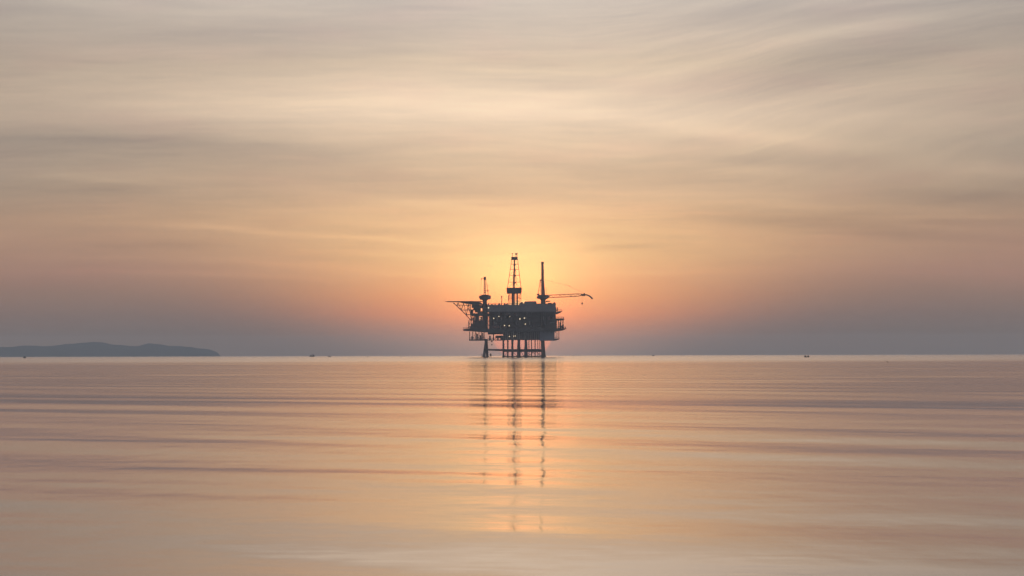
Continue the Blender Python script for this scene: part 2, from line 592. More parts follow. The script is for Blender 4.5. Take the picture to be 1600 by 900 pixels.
# ------------------------------------------------------------------ the air
hb = MB().box(-HAZE_FAR, HAZE_FAR, -HAZE_FAR, HAZE_FAR, -2.5, HAZE_TOP)
hm = bpy.data.materials.new('sea_haze')
hm.use_nodes = True
hn = hm.node_tree
hn.nodes.clear()
hv = hn.nodes.new('ShaderNodeVolumePrincipled')
hv.inputs['Color'].default_value = (0.93, 0.94, 0.96, 1)
hv.inputs['Density'].default_value = DENS
hv.inputs['Anisotropy'].default_value = 0.2
ho = hn.nodes.new('ShaderNodeOutputMaterial')
hn.links.new(hv.outputs[0], ho.inputs['Volume'])
tag(hb.done('haze', hm), kind='stuff')

# ------------------------------------------------------------------ the oil platform
PD = 4500.0
S = PX * PD                                    # metres per photograph pixel at the platform


def X(px):
    return (px - 800) * S


def Z(py):
    return EYE + (554.8 - py) * S


root = bpy.data.objects.new('oil_platform', None)
COL.objects.link(root)
root.location = (0, PD, 0)
tag(root, 'large dark steel oil platform standing on legs in the sea before the setting sun', 'oil platform')


def part(mb, name, m, parent=root):
    return mb.done(name, M[m], parent)


def pbox(mb, x0, x1, yt, yb, d0, d1):
    """box from photograph pixels: left, right, top, bottom; depth in metres (negative = towards the viewer)"""
    return mb.box(X(x0), X(x1), d0, d1, Z(yb), Z(yt))


def pbar(mb, x0, y0, x1, y1, r, d0=0.0, d1=None, r2=None, n=8):
    d1 = d0 if d1 is None else d1
    return mb.bar((X(x0), d0, Z(y0)), (X(x1), d1, Z(y1)), r, r2, n)


def rail(x0, x1, y, d0, d1, parent, hgt=1.15, name='handrail', close=True):
    """handrail round a rectangular deck whose plate top is at photograph row y"""
    mb = MB()
    zz = Z(y)
    c = [(X(x0), d0), (X(x1), d0), (X(x1), d1), (X(x0), d1)]
    for a, b in zip(c, c[1:] + c[:1]):
        for f in (0.55, 1.0):
            mb.bar((a[0], a[1], zz + hgt * f), (b[0], b[1], zz + hgt * f), 0.045, n=4)
        L = math.hypot(b[0] - a[0], b[1] - a[1])
        nn = max(1, int(L / 1.8))
        for i in range(nn):
            t_ = i / nn
            q_ = (a[0] + (b[0] - a[0]) * t_, a[1] + (b[1] - a[1]) * t_)
            mb.bar((q_[0], q_[1], zz), (q_[0], q_[1], zz + hgt), 0.045, n=4)
    return part(mb, name, 'steel', parent)


# --- jacket: legs, conductors, braces
ZB = -1.6
for (xt, yt, xb, d_t, d_b, r) in ((759.6, 530, 755.6, -16, -19, 0.85), (759.8, 530, 761.2, 15, 18, 0.8),
                                  (847.0, 530, 848.2, -16, -19, 1.15), (848.5, 530, 850.3, 15, 18, 1.0),
                                  (810.0, 530, 809.0, -16, -19, 0.75), (821.5, 530, 820.6, -16, -19, 0.9),
                                  (811.0, 530, 811.8, 15, 18, 0.7), (821.8, 530, 822.8, 15, 18, 0.8)):
    lg = MB()
    lg.bar((X(xt), d_t, Z(yt)), (X(xb), d_b, ZB), r, r * 1.15, 14)
    lo = part(lg, 'leg', 'leg')
    f = 0.86
    sx, sd = X(xt) + (X(xb) - X(xt)) * f, d_t + (d_b - d_t) * f
    zc = Z(yt) + (ZB - Z(yt)) * f
    part(MB().bar((sx, sd, zc - 0.5), (sx, sd, zc + 0.5), r * 1.3, n=14), 'leg_collar', 'leg', lo)
for (x, r, d) in ((786.3, 0.62, -10), (793.2, 0.52, -8), (800.4, 0.78, -9), (826.2, 0.26, 2), (830.3, 0.36, -6),
                  (835.8, 0.36, -3), (840.2, 0.26, 4), (786.8, 0.45, 8), (800.9, 0.5, 9), (793.6, 0.34, 10), (843.2, 0.22, 0)):
    cn = MB().bar((X(x), d, Z(530)), (X(x), d, ZB), r, n=12)
    part(cn, 'conductor_pipe', 'leg')
for (x0, y0, x1, y1, r, d0, d1) in ((757, 546.2, 788, 547.4, 0.62, -18, -12), (760, 546.0, 848, 547.6, 0.5, 17, 17),
                                    (785, 547.4, 849, 547.4, 0.72, -12, -12), (785, 549.4, 849, 549.4, 0.28, -9, -9),
                                    (785, 546.0, 849, 546.0, 0.25, 6, 6), (848.6, 547.2, 849.6, 547.2, 0.6, -18, 17),
                                    (758, 546.2, 760.6, 546.2, 0.6, -18, 17), (752.5, 557.2, 764, 557.4, 0.22, -19, -19),
                                    (784.5, 557.0, 850, 557.0, 0.42, 0, 0)):
    part(pbar(MB(), x0, y0, x1, y1, r, d0, d1), 'brace', 'leg')
for (x0, y0, x1, y1) in ((788, 557, 793, 549), (800, 549, 808, 557), (824, 557, 836, 549), (836, 549, 847, 557), (813, 549, 819, 557),
                         (829, 549, 835.5, 553)):
    part(pbar(MB(), x0, y0, x1, y1, 0.16, 12), 'brace', 'leg')
for (x, d) in ((754.2, -20), (752.6, -20), (762.3, -20)):
    part(pbar(MB(), x, 552.6, x, 559.0, 0.13, d), 'fender', 'rust')
bl = MB()
pbox(bl, 765.2, 767.8, 553.0, 556.6, -19, -17.4)
pbar(bl, 765.4, 556.6, 765.4, 560, 0.14, -18.2)
pbar(bl, 767.4, 556.6, 767.4, 560, 0.14, -18.2)
pbar(bl, 766.4, 551.8, 766.4, 553, 0.2, -18.2)
part(bl, 'boat_landing', 'steel')

# --- main deck plate with its girder and tapered ends
dk = MB()
dk.prism([(X(723), Z(515.2)), (X(728), Z(513.8)), (X(884), Z(513.2)), (X(884.5), Z(514.4)), (X(879), Z(516.6)), (X(868), Z(518.2)),
          (X(757), Z(519.2)), (X(740), Z(517.6)), (X(724), Z(516.6))], -24, 24)
md = part(dk, 'main_deck', 'deck')
rail(724.5, 757, 514.2, -23.5, 23.5, md)
for i in range(18):
    x = 763 + i * 6.1
    part(pbox(MB(), x, x + 0.8, 517.6, 520.6, -23.4, -22.8), 'deck_stiffener', 'deck', md)

# --- lower level under the main deck
lw = MB()
pbox(lw, 786, 843.5, 518.5, 531.4, -18, 20)
pbox(lw, 762, 786.5, 518.6, 522.4, -18, 20)
pbox(lw, 774, 786.4, 524.2, 527.8, -4, 8)
low = part(lw, 'lower_module', 'steel')
for i in range(19):
    x = 787 + i * 3.0
    part(pbar(MB(), x, 519.2, x, 531.0, 0.14 + 0.1 * (i % 3), -18.5 - 0.4 * (i % 2)), 'riser_pipe', 'pipe', low)
lw2 = MB()
pbox(lw2, 843, 866, 518.2, 532.6, -21, 14)
cb = part(lw2, 'lower_cabin', 'cabin')
rb = MB()
for i in range(12):
    pbox(rb, 844 + i * 1.85, 844.4 + i * 1.85, 518.6, 532.2, -21.12, -20.99)
part(rb, 'cladding_rib', 'panel', cb)
gl = MB()
pbox(gl, 733, 758, 530.2, 532.2, -20, 16)
gal = part(gl, 'gallery_deck', 'deck')
rail(733.2, 757.8, 530.2, -19.8, 15.8, gal)
for x in (733.6, 738.5, 743.2, 748.2, 752.4, 756.5):
    for d in (-19.5, 15.5):
        part(pbar(MB(), x, 518, x, 530.4, 0.16, d), 'gallery_post', 'steel', gal)
gs = MB()
pbox(gs, 744.2, 746.6, 521.2, 530.2, -6, 2)
pbox(gs, 749.5, 752.2, 523.4, 530.2, -10, -3)
pbox(gs, 736.2, 738.0, 525.4, 530.2, -8, -2)
pbox(gs, 753.4, 755.2, 520.4, 530.2, -6, 2)
part(gs, 'gallery_equipment', 'steel', gal)
for (x0, y0, x1, y1) in ((738.5, 530, 743, 519), (748, 530, 743.4, 519), (752.4, 519, 757, 530)):
    part(pbar(MB(), x0, y0, x1, y1, 0.12, 15), 'brace', 'steel', gal)
wk = MB()
pbox(wk, 758, 790, 530.6, 532.0, -17, 10)
wk_o = part(wk, 'walkway', 'deck')
rail(762, 786, 530.6, -16.8, 9.8, wk_o)
wq = MB()
pbox(wq, 764.0, 766.4, 524.5, 530.6, -4, 4)
pbox(wq, 770.2, 772.0, 522.4, 530.6, -4, 4)
pbox(wq, 776.6, 778.8, 527.6, 530.6, -4, 4)
pbox(wq, 781.5, 786, 526.0, 530.6, -4, 4)
part(wq, 'walkway_equipment', 'steel', wk_o)
hk = MB()
pbar(hk, 768.4, 532, 768.4, 538.0, 0.07, -12)
pbar(hk, 766.5, 533.4, 769.6, 533.4, 0.35, -12)
hk.ball((X(768.4), -12, Z(538.6)), 0.4, 1.3)
part(hk, 'hoist', 'steel', wk_o)

# --- right-hand galleries
gr = MB()
gr.prism([(X(866), Z(498.0)), (X(880.5), Z(497.8)), (X(881.5), Z(498.6)), (X(881), Z(500.6)), (X(866), Z(501.4))], -14, 14)
g1 = part(gr, 'gallery_deck', 'deck')
rail(868.2, 880.8, 497.9, -13.8, 13.8, g1)
for x in (869.4, 872.4, 876.2, 879.6):
    part(pbar(MB(), x, 500.5, x, 513.6, 0.2, -13.5), 'gallery_post', 'steel', g1)
    part(pbar(MB(), x - 0.3, 500.5, x - 0.3, 513.6, 0.18, 13.5), 'gallery_post', 'steel', g1)
ge = MB()
pbox(ge, 874.0, 875.6, 503.5, 513.3, -5, 4)
pbox(ge, 878.0, 880.6, 507.2, 513.3, -6, 6)
pbox(ge, 867.8, 868.8, 501.4, 513.3, -6, 6)
ge.ball((X(877), 0, Z(510.8)), 0.9)
part(ge, 'gallery_equipment', 'steel', g1)
rail(868, 883.5, 513.3, -20, 20, g1)
gb = MB()
gb.prism([(X(865.8), Z(529.4)), (X(873.6), Z(529.2)), (X(873.4), Z(530.8)), (X(869), Z(532.0)), (X(865.8), Z(532.6))], -16, 12)
g2 = part(gb, 'gallery_deck', 'deck')
rail(867, 873.4, 529.3, -15.8, 11.8, g2)
for x in (868.6, 871.4, 873.0):
    part(pbar(MB(), x, 517.4, x, 529.6, 0.16, -15), 'gallery_post', 'steel', g2)
gw = MB()
gw.prism([(X(867), Z(488.6)), (X(873), Z(486.6)), (X(878.6), Z(486.2)), (X(876), Z(488.8)), (X(871), Z(490.8)), (X(867), Z(491.4))], -10, 10)
g3 = part(gw, 'gallery_deck', 'deck')
rail(870, 878, 486.4, -9.8, 9.8, g3)
gx = MB()
pbox(gx, 867.2, 869.4, 480.6, 488.6, -6, 6)
pbox(gx, 870.6, 872.0, 480.4, 486.8, -3, 1)
part(gx, 'gallery_equipment', 'steel', g3)

# --- process level: dark core behind open bays of columns, pipes and vessels
pm = MB()
pbox(pm, 764, 868, 487.5, 513.6, -14, 20)
pbox(pm, 741, 757, 500.4, 513.6, -12, 18)
pbox(pm, 736.5, 742, 505.5, 513.6, -8, 10)
pbox(pm, 737, 764.5, 489.6, 493.6, -16, 20)
pbox(pm, 746, 751, 481.5, 489.8, -14, 16)
pbox(pm, 753.6, 761.6, 474.5, 513.6, -10, 14)
pbox(pm, 740, 749, 476.0, 484.5, -8, 12)
pbox(pm, 742.4, 747.6, 493.4, 500.6, -9, 12)
pbox(pm, 749.2, 753.8, 476.4, 481.6, -12, 6)
pbox(pm, 738.4, 740.6, 496.2, 505.8, -5, 3)
pbox(pm, 750.2, 753.2, 494.8, 500.6, -9, 2)
pbox(pm, 733.6, 736.6, 509.6, 513.8, -6, 5)
pbox(pm, 751.4, 754, 486.4, 489.8, -12, 8)
pr = part(pm, 'process_module', 'steel')
for i, x in enumerate((766, 777, 788.5, 800, 811.5, 823, 834.5, 846, 857, 867)):
    part(pbox(MB(), x - 0.7, x + 0.7, 487.2, 513.6, -21, -20), 'column', 'steel', pr)
for y in (493.6, 501.2, 507.4):
    part(pbox(MB(), 763, 868.4, y, y + 1.0, -20.9, -14.2), 'floor_beam', 'deck', pr)
prng = random.Random(5)
for i in range(30):
    x = 765 + prng.random() * 100
    y0 = prng.choice((488, 494.6, 502.2, 508.4))
    hgt = prng.uniform(2.5, 5.4)
    if prng.random() < 0.5:
        L = prng.uniform(3, 9)
        part(pbar(MB(), x, y0 + 2.6, min(x + L, 867), y0 + 2.6, prng.uniform(0.5, 1.0), -17 - prng.random() * 2, n=12), 'process_vessel', prng.choice(('pipe', 'steel', 'panel', 'rust')), pr)
    else:
        part(pbar(MB(), x, y0, x, y0 + 5.4, prng.uniform(0.2, 0.55), -17.5 - prng.random() * 2, n=10), 'pipe', prng.choice(('pipe', 'steel', 'rust')), pr)
for (x, y) in ((736.0, 0), (741.4, 0), (748.4, 0), (757.0, 0), (762.4, 0)):
    part(pbox(MB(), x - 0.4, x + 0.4, 489, 513.8, -18, -17.2), 'column', 'steel', pr)
    part(pbox(MB(), x - 0.4, x + 0.4, 489, 513.8, 17.2, 18), 'column', 'steel', pr)
for (x0, y0, x1, y1) in ((736, 513, 741.4, 501), (741.4, 493, 736, 503), (748.4, 493, 741.4, 503), (732.6, 513, 732.6, 500), (731.6, 513, 734.6, 504)):
    part(pbar(MB(), x0, y0, x1, y1, 0.2, -17), 'brace', 'steel', pr)

# --- top level cladding
tm = MB()
pbox(tm, 761.6, 868, 476.6, 487.6, -22, 20)
pbox(tm, 812, 862, 475.2, 476.7, -20, 16)
pbox(tm, 857, 868.4, 474.6, 476.7, -20, 12)
top = part(tm, 'upper_module', 'panel')
tr = MB()
for i in range(53):
    pbox(tr, 762.2 + i * 2.0, 762.5 + i * 2.0, 477.2, 487.0, -22.14, -21.99)
part(tr, 'cladding_rib', 'cabin', top)
part(pbox(MB(), 761.2, 868.6, 487.2, 488.6, -22.5, -20), 'floor_beam', 'deck', top)
rail(763, 867.6, 476.6, -21.8, 19.8, top)
dh = MB()
dh.prism([(X(820.4), Z(471.2)), (X(837.0), Z(470.9)), (X(838.0), Z(472.0)), (X(838.4), Z(475.3)), (X(818.6), Z(475.3)), (X(819), Z(472.4))], -12, 8)
part(dh, 'roof_house', 'panel', top)
st = MB()
st.prism([(X(810.8), Z(476.6)), (X(814.4), Z(471.6)), (X(816.8), Z(472.6)), (X(818.2), Z(475.3)), (X(818.2), Z(476.6))], -6, 2)
part(st, 'roof_stair', 'steel', top)
for (x0, x1, y0, y1, d) in ((778.6, 781.4, 474.0, 476.7, -6), (766.6, 770.4, 475.2, 476.7, 4), (788.6, 793.2, 475.3, 476.7, 2),
                            (856.0, 861.5, 473.4, 474.7, -4), (864.6, 867.6, 472.6, 474.7, -2)):
    part(pbox(MB(), x0, x1, y0, y1, d - 2, d + 2), 'roof_unit', 'steel', top)
crng = random.Random(23)
for i in range(16):
    x = crng.choice((763, 772, 786, 790, 826, 841, 853, 859, 864)) + crng.uniform(0, 4)
    hgt, d = crng.uniform(0.8, 2.4), crng.uniform(-20, 4)
    part(pbar(MB(), x, 477, x, 476 - hgt, crng.uniform(0.12, 0.5), d), 'roof_vent', crng.choice(('steel', 'rust', 'panel')), top)
vt = MB()
pbar(vt, 783.9, 476.6, 783.9, 464.5, 0.26, -4, n=8)
vt.ball((X(783.9), -4, Z(463.6)), 0.55, 1.2)
pbar(vt, 782.6, 470.6, 785.2, 470.6, 0.12, -4)
part(vt, 'vent_stack', 'rust', top)

# --- helideck cantilevered to the left
hd = MB()
hx, hr = X(725.5), 12.4
octo = [(hx + hr * math.cos(math.pi / 8 + i * math.pi / 4) / math.cos(math.pi / 8), hr * math.sin(math.pi / 8 + i * math.pi / 4) / math.cos(math.pi / 8)) for i in range(8)]
hd.slab(octo, Z(471.8), Z(470.6))
he = part(hd, 'helideck', 'deck')
wd = MB()
wd.prism([(X(716), Z(471.8)), (X(736), Z(470.2)), (X(745), Z(470.6)), (X(752.5), Z(473.2)), (X(754), Z(475.8)), (X(738), Z(475.6)), (X(724), Z(473.6))], -11, 11)
part(wd, 'helideck_girder', 'deck', he)
nt_ = MB()
oc2 = [(x * 1.0 + (x - hx) * 0.1, y * 1.1) for x, y in octo]
for i in range(8):
    a, b = oc2[i], oc2[(i + 1) % 8]
    c, d = octo[i], octo[(i + 1) % 8]
    nt_.bar((a[0], a[1], Z(470.7)), (b[0], b[1], Z(470.7)), 0.08, n=4)
    for f in (0, 0.25, 0.5, 0.75):
        nt_.bar((a[0] + (b[0] - a[0]) * f, a[1] + (b[1] - a[1]) * f, Z(470.7)), (c[0] + (d[0] - c[0]) * f, c[1] + (d[1] - c[1]) * f, Z(471.6)), 0.06, n=4)
part(nt_, 'safety_net', 'steel', he)
for d in (-9.5, 0, 9.5):
    tb = MB()
    ch = [(708.5, 473.0), (713.5, 477.6), (720.6, 484.4), (728.6, 492.2), (736.6, 501.6)]
    tc_ = [(708.5, 472.0), (716, 472.5), (724.5, 474), (732, 475), (741, 475.5)]
    for a, b in zip(ch[:-1], ch[1:]):
        pbar(tb, a[0], a[1], b[0], b[1], 0.3, d, n=6)
    for a, b in zip(ch[1:], tc_[1:]):
        pbar(tb, a[0], a[1], b[0], b[1], 0.17, d, n=6)
    for a, b in zip(ch[2:], tc_[1:]):
        pbar(tb, a[0], a[1], b[0], b[1], 0.14, d, n=6)
    pbar(tb, 712.5, 476.6, 736, 476.8, 0.16, d, n=6)
    pbar(tb, 720.5, 484.4, 741, 483.8, 0.2, d, n=6)
    pbar(tb, 727.5, 491.8, 741, 491.0, 0.2, d, n=6)
    pbar(tb, 734.5, 475, 736.4, 501, 0.22, d, n=6)
    pbar(tb, 728.4, 474.6, 735.8, 490.6, 0.15, d, n=6)
    part(tb, 'truss', 'steel', he)
cr_ = MB()
for i, (a, b) in enumerate(zip(ch[1:], tc_[1:])):
    pbar(cr_, a[0], a[1], a[0], a[1], 0.18, -9.5, 9.5, n=6)
    pbar(cr_, a[0], a[1], b[0], b[1], 0.13, -9.5, 9.5, n=6)
    pbar(cr_, a[0], a[1], b[0], b[1], 0.13, 9.5, -9.5, n=6)
part(cr_, 'cross_brace', 'steel', he)
st2 = MB()
for (x0, x1, y0, y1) in ((737, 741, 476, 481), (742, 746.2, 477, 488), (735, 739, 484, 489.8), (746, 749, 476, 480)):
    pbox(st2, x0, x1, y0, y1, -9, 7)
part(st2, 'helideck_substructure', 'steel', he)
for (x, yt) in ((731.6, 502), (733.4, 499.5), (729.8, 508)):
    part(pbar(MB(), x, yt, x, 514, 0.1, -18), 'gallery_post', 'steel', md)

# --- derrick
dr = bpy.data.objects.new('derrick', None)
COL.objects.link(dr)
dr.parent = root
xt0, xt1, yT = 799.6, 809.0, 406.0
xb0, xb1, yB = 793.0, 814.2, 450.0
hw_t, hw_b = (xt1 - xt0) / 2 * S, (xb1 - xb0) / 2 * S
cxd = X((xb0 + xb1) / 2)


def dpt(f, sx, sy):
    hw = hw_t + (hw_b - hw_t) * f
    cx = X((xt0 + xt1) / 2) + (cxd - X((xt0 + xt1) / 2)) * f
    return (cx + sx * hw, sy * hw * 0.9, Z(yT) + (Z(yB) - Z(yT)) * f)


for sx in (-1, 1):
    for sy in (-1, 1):
        part(MB().bar(dpt(0, sx, sy), dpt(1.0, sx, sy), 0.16, 0.2, 6), 'derrick_leg', 'rust', dr)
gt = MB()
lv = (0.0, 0.16, 0.34, 0.56, 0.79, 1.0)
for f in lv:
    c = [dpt(f, -1, -1), dpt(f, 1, -1), dpt(f, 1, 1), dpt(f, -1, 1)]
    for a, b in zip(c, c[1:] + c[:1]):
        gt.bar(a, b, 0.11, n=5)
for f0, f1 in zip(lv[:-1], lv[1:]):
    for sy in (-1, 1):
        mid = Vector(dpt((f0 + f1) / 2, 0, sy))
        gt.bar(dpt(f1, -1, sy), dpt(f0, 0, sy), 0.035, n=4)
        gt.bar(dpt(f1, 1, sy), dpt(f0, 0, sy), 0.03, n=4)
    for sx in (-1, 1):
        gt.bar(dpt(f1, sx, -1), dpt(f0, sx, 0), 0.035, n=4)
        gt.bar(dpt(f1, sx, 1), dpt(f0, sx, 0), 0.03, n=4)
part(gt, 'derrick_bracing', 'rust', dr)
for (y0, y1, w) in ((412.0, 415.0, 3.4), (419.6, 423.6, 3.0), (429.4, 431.8, 4.2), (440.6, 443.0, 4.0)):
    part(pbox(MB(), 804.0 - w / 2, 804.0 + w / 2, y0, y1, -1, 1), 'travelling_gear', 'rust', dr)
pc = MB()
pbar(pc, 803.9, 405, 803.4, 450, 0.52, 0)
pbar(pc, 805.2, 420, 806.8, 446, 0.16, 0.6)
pbar(pc, 802.6, 424, 801.6, 450, 0.26, -0.5)
part(pc, 'drill_string', 'rust', dr)
cb_ = MB()
pbox(cb_, 799.0, 809.0, 401.4, 405.6, -2.4, 2.4)
pbox(cb_, 798.4, 809.6, 405.4, 406.2, -2.8, 2.8)
part(cb_, 'crown_block', 'steel', dr)
for (x, w, y0, y1) in ((800.7, 1.4, 394.9, 398.0), (806.4, 2.2, 395.2, 398.4), (808.4, 0.9, 394.6, 396.6)):
    a = MB()
    a.ball((X(x), 0, Z((y0 + y1) / 2)), w * S * 0.75, 0.9)
    pbar(a, x, y1 - 0.6, x + (804 - x) * 0.15, 401.6, 0.16, 0)
    part(a, 'beacon', 'rust', dr)
ww = MB()
ww.prism([(X(791.6), Z(449.6)), (X(815.0), Z(449.4)), (X(815.4), Z(451)), (X(814.8), Z(458.8)), (X(792.0), Z(459.0)), (X(791.2), Z(451))], -6, 6)
wall_o = part(ww, 'wind_wall', 'steel', dr)
wr = MB()
for i in range(12):
    pbox(wr, 792.4 + i * 1.95, 792.8 + i * 1.95, 450.0, 458.4, -6.12, -5.99)
part(wr, 'cladding_rib', 'deck', wall_o)
sb = MB()
for x, r in ((801.4, 1.15), (795.2, 0.26), (808.0, 0.65), (813.8, 0.2), (804.6, 0.3), (811.2, 0.16), (797.4, 0.14)):
    pbar(sb, x, 458.6, x, 477, r, -2 if x > 800 else 2)
pbar(sb, 808, 459, 813.8, 468, 0.12, 2)
pbar(sb, 813.8, 459, 808, 468, 0.12, 2)
pbar(sb, 808, 468, 813.8, 476, 0.12, 2)
pbar(sb, 795, 459, 801, 468, 0.12, 2)
pbar(sb, 794.5, 466, 814, 466, 0.13, 2)
pbar(sb, 795.0, 461.5, 795.0, 470, 0.45, 2)
part(sb, 'derrick_substructure', 'rust', dr)


# --- cranes
def crane(px, yb, ring, tower, tilt_tip, extra):
    e = bpy.data.objects.new('deck_crane', None)
    COL.objects.link(e)
    e.parent = root
    e.location = (X(px), -14, 0)
    return e


cl = crane(757.6, 0, 0, 0, 0, 0)


def cpart(mb, name, m, e):
    for v in mb.bm.verts:
        v.co.x -= e.location.x
    return part(mb, name, m, e)


c = MB()
pbar(c, 757.6, 489, 757.6, 468.5, 1.5, 0, n=16)
pbar(c, 757.6, 470, 757.6, 467.6, 1.5, 0, r2=2.6, n=16)
cpart(c, 'pedestal', 'steel', cl)
c = MB()
c.prism([(X(749.0), Z(462.2)), (X(766.4), Z(461.6)), (X(767.2), Z(464.6)), (X(765.4), Z(468.2)), (X(750.2), Z(468.6)), (X(748.4), Z(465))], -3, 3)
pbox(c, 752, 763, 460.6, 462.4, -2, 2)
cpart(c, 'slewing_house', 'steel', cl)
c = MB()
for (x0, d) in ((756.2, -1.2), (758.8, -1.2), (756.4, 1.2), (758.6, 1.2)):
    pbar(c, x0, 461.5, 757.6 + (x0 - 757.6) * 0.55, 436, 0.2, d, d * 0.5, n=6)
for i in range(7):
    y = 459 - i * 3.3
    pbar(c, 756.4, y, 758.8, y - 3.3, 0.12, -1.0, n=5)
    pbar(c, 758.8, y, 756.4, y - 3.3, 0.12, 1.0, n=5)
cpart(c, 'mast', 'rust', cl)
c = MB()
pbox(c, 755.8, 759.6, 432.8, 437.4, -1, 1)
pbox(c, 752.0, 753.2, 434.8, 437.2, -0.5, 0.5)
pbar(c, 752.5, 436, 756, 435.6, 0.14, 0)
cpart(c, 'mast_head', 'steel', cl)
c = MB()
for (x0, y0, x1, y1, r) in ((752.5, 437, 751.0, 462, 0.07), (759.6, 437, 763.6, 462, 0.11), (760.4, 443, 762.4, 462, 0.08), (758, 454.5, 764.4, 454.2, 0.16),
                            (761.8, 446, 763.2, 446, 0.3), (762.6, 453, 762.6, 455.5, 0.3)):
    pbar(c, x0, y0, x1, y1, r, 0.8, n=5)
cpart(c, 'stay_rope', 'rust', cl)
c = MB()
pbox(c, 762.4, 767.0, 463.0, 467.4, -5, -2)
cpart(c, 'operator_cab', 'panel', cl)

crr = crane(848.3, 0, 0, 0, 0, 0)
c = MB()
pbar(c, 848.4, 513, 848.4, 466, 1.75, 0, r2=1.65, n=18)
pbar(c, 848.4, 469.5, 848.4, 467, 1.6, 0, r2=3.0, n=18)
cpart(c, 'pedestal', 'steel', crr)
c = MB()
c.prism([(X(838.6), Z(464.0)), (X(842), Z(461.0)), (X(857.0), Z(461.2)), (X(857.8), Z(463.6)), (X(856.6), Z(467.0)), (X(841), Z(467.4)), (X(838.2), Z(466.2))], -3.2, 3.2)
pbox(c, 838.8, 842.6, 459.2, 462, -2.4, 1)
cpart(c, 'slewing_house', 'steel', crr)
c = MB()
pbar(c, 848.5, 462, 847.7, 438, 1.45, 0, r2=1.0, n=14)
pbar(c, 847.7, 438, 847.5, 412, 1.0, 0, r2=0.85, n=14)
cpart(c, 'mast', 'rust', crr)
c = MB()
pbox(c, 845.5, 849.7, 409.6, 412.8, -1, 1)
pbox(c, 843.4, 847, 437.0, 439.0, -0.8, 0.8)
cpart(c, 'mast_head', 'steel', crr)
c = MB()
for d in (-1.6, 1.6):
    pbar(c, 844.2, 437.6, 840.6, 460, 0.2, d * 0.4, d, n=5)
    pbar(c, 844.6, 437.6, 844.2, 460, 0.12, d * 0.4, d, n=5)
pbar(c, 843, 447, 845, 447, 0.12, 0)
pbar(c, 841.6, 454, 845, 454, 0.12, 0)
pbar(c, 853.6, 449, 853.6, 461, 0.07, 0, n=5)
cpart(c, 'back_stay', 'rust', crr)
c = MB()
tb_, bb_ = [], []
nb = 15
for i in range(nb + 1):
    f = i / nb
    x = 857.5 + (909 - 857.5) * f
    ytop = 461.6 + (459.4 - 461.6) * f
    hh = min(1, 5 * f + 0.7, 3.2 * (1 - f) + 0.6)
    tb_.append((x, ytop + (1 - hh) * 1.2))
    bb_.append((x, ytop + 0.3 + 3.7 * hh))
for d in (-0.9, 0.9):
    for (a, b) in zip(tb_[:-1], tb_[1:]):
        pbar(c, a[0], a[1], b[0], b[1], 0.23, d, n=5)
    for (a, b) in zip(bb_[:-1], bb_[1:]):
        pbar(c, a[0], a[1], b[0], b[1], 0.24, d, n=5)
    for i in range(nb):
        a, b = (tb_[i], bb_[i + 1]) if i % 2 else (bb_[i], tb_[i + 1])
        pbar(c, a[0], a[1], b[0], b[1], 0.12, d, n=5)
        if i % 5 == 0:
            pbar(c, tb_[i][0], tb_[i][1], bb_[i][0], bb_[i][1], 0.14, d, n=5)
for i in range(nb + 1):
    for q_ in (tb_[i], bb_[i]):
        pbar(c, q_[0], q_[1], q_[0], q_[1], 0.08, -0.9, 0.9, n=4)
pbar(c, 850, 463.4, 858, 463.4, 0.4, 0, n=6)
cpart(c, 'boom', 'rust', crr)
c = MB()
jp = [(907.5, 461.2), (912, 461.0), (917, 461.4), (920.5, 463.0), (923.2, 465.2), (925.6, 467.8)]
for a, b in zip(jp[:-1], jp[1:]):
    pbar(c, a[0], a[1], b[0], b[1], 0.55, 0, n=8)
pbox(c, 908.6, 914, 460.4, 463.2, -1, 1)
pbox(c, 911.4, 913.6, 458.6, 460.6, -0.6, 0.6)
cpart(c, 'jib_head', 'steel', crr)
c = MB()
pbar(c, 909.4, 463, 909.2, 472.6, 0.045, 0, n=5)
c.ball((X(909.2), 0, Z(474.4)), 0.55, 1.4)
pbar(c, 909.2, 475.4, 909.2, 476.6, 0.2, 0, n=6)
cpart(c, 'hook_block', 'steel', crr)
c = MB()
pbar(c, 849.5, 437.5, 889.6, 447.2, 0.05, 0, n=5)
pbar(c, 889.6, 447.2, 912.5, 459, 0.05, 0, n=5)
c.ball((X(889.6), 0, Z(447.3)), 0.32)
c.ball((X(862), 0, Z(440.4)), 0.25)
cpart(c, 'pendant_rope', 'rust', crr)
c = MB()
pbox(c, 853, 859.2, 470.2, 472.0, -3, 3)
pbar(c, 850, 473.4, 854, 471.6, 0.3, 0)
cpart(c, 'access_platform', 'steel', crr)
c = MB()
pbox(c, 852.4, 857.2, 461.8, 466.2, -6, -3.1)
cpart(c, 'operator_cab', 'panel', crr)

# --- lit lamps; the last three are glowing balls standing in for sky gaps
for (x, y, d, r) in ((771.5, 497.6, -21.6, .42), (779.6, 494.6, -21.6, .36), (788.2, 508.8, -21.6, .40), (795.6, 509.2, -21.6, .40), (812.2, 498.6, -21.6, .50),
                     (819.2, 497.4, -21.6, .45), (820.6, 506.6, -21.6, .40), (796.4, 495.0, -21.6, .24), (795.6, 525.8, -19.6, .36), (802.6, 525.4, -19.6, .34),
                     (805.2, 525.2, -19.6, .30), (752.2, 483.6, -15, .36), (750.2, 497.4, -18.6, .34), (763.4, 481.2, -22.8, .5)):
    part(MB().ball((X(x), d, Z(y)), r), 'lamp_and_sky_gap', 'lamp_and_sky_gap')


# ------------------------------------------------------------------ boats and floats far out
def at(px, d):
    """waterline point d pixels under the local horizon"""
    D = EYE / (d * PX)
    return ((px - 800) * PX * D, D)


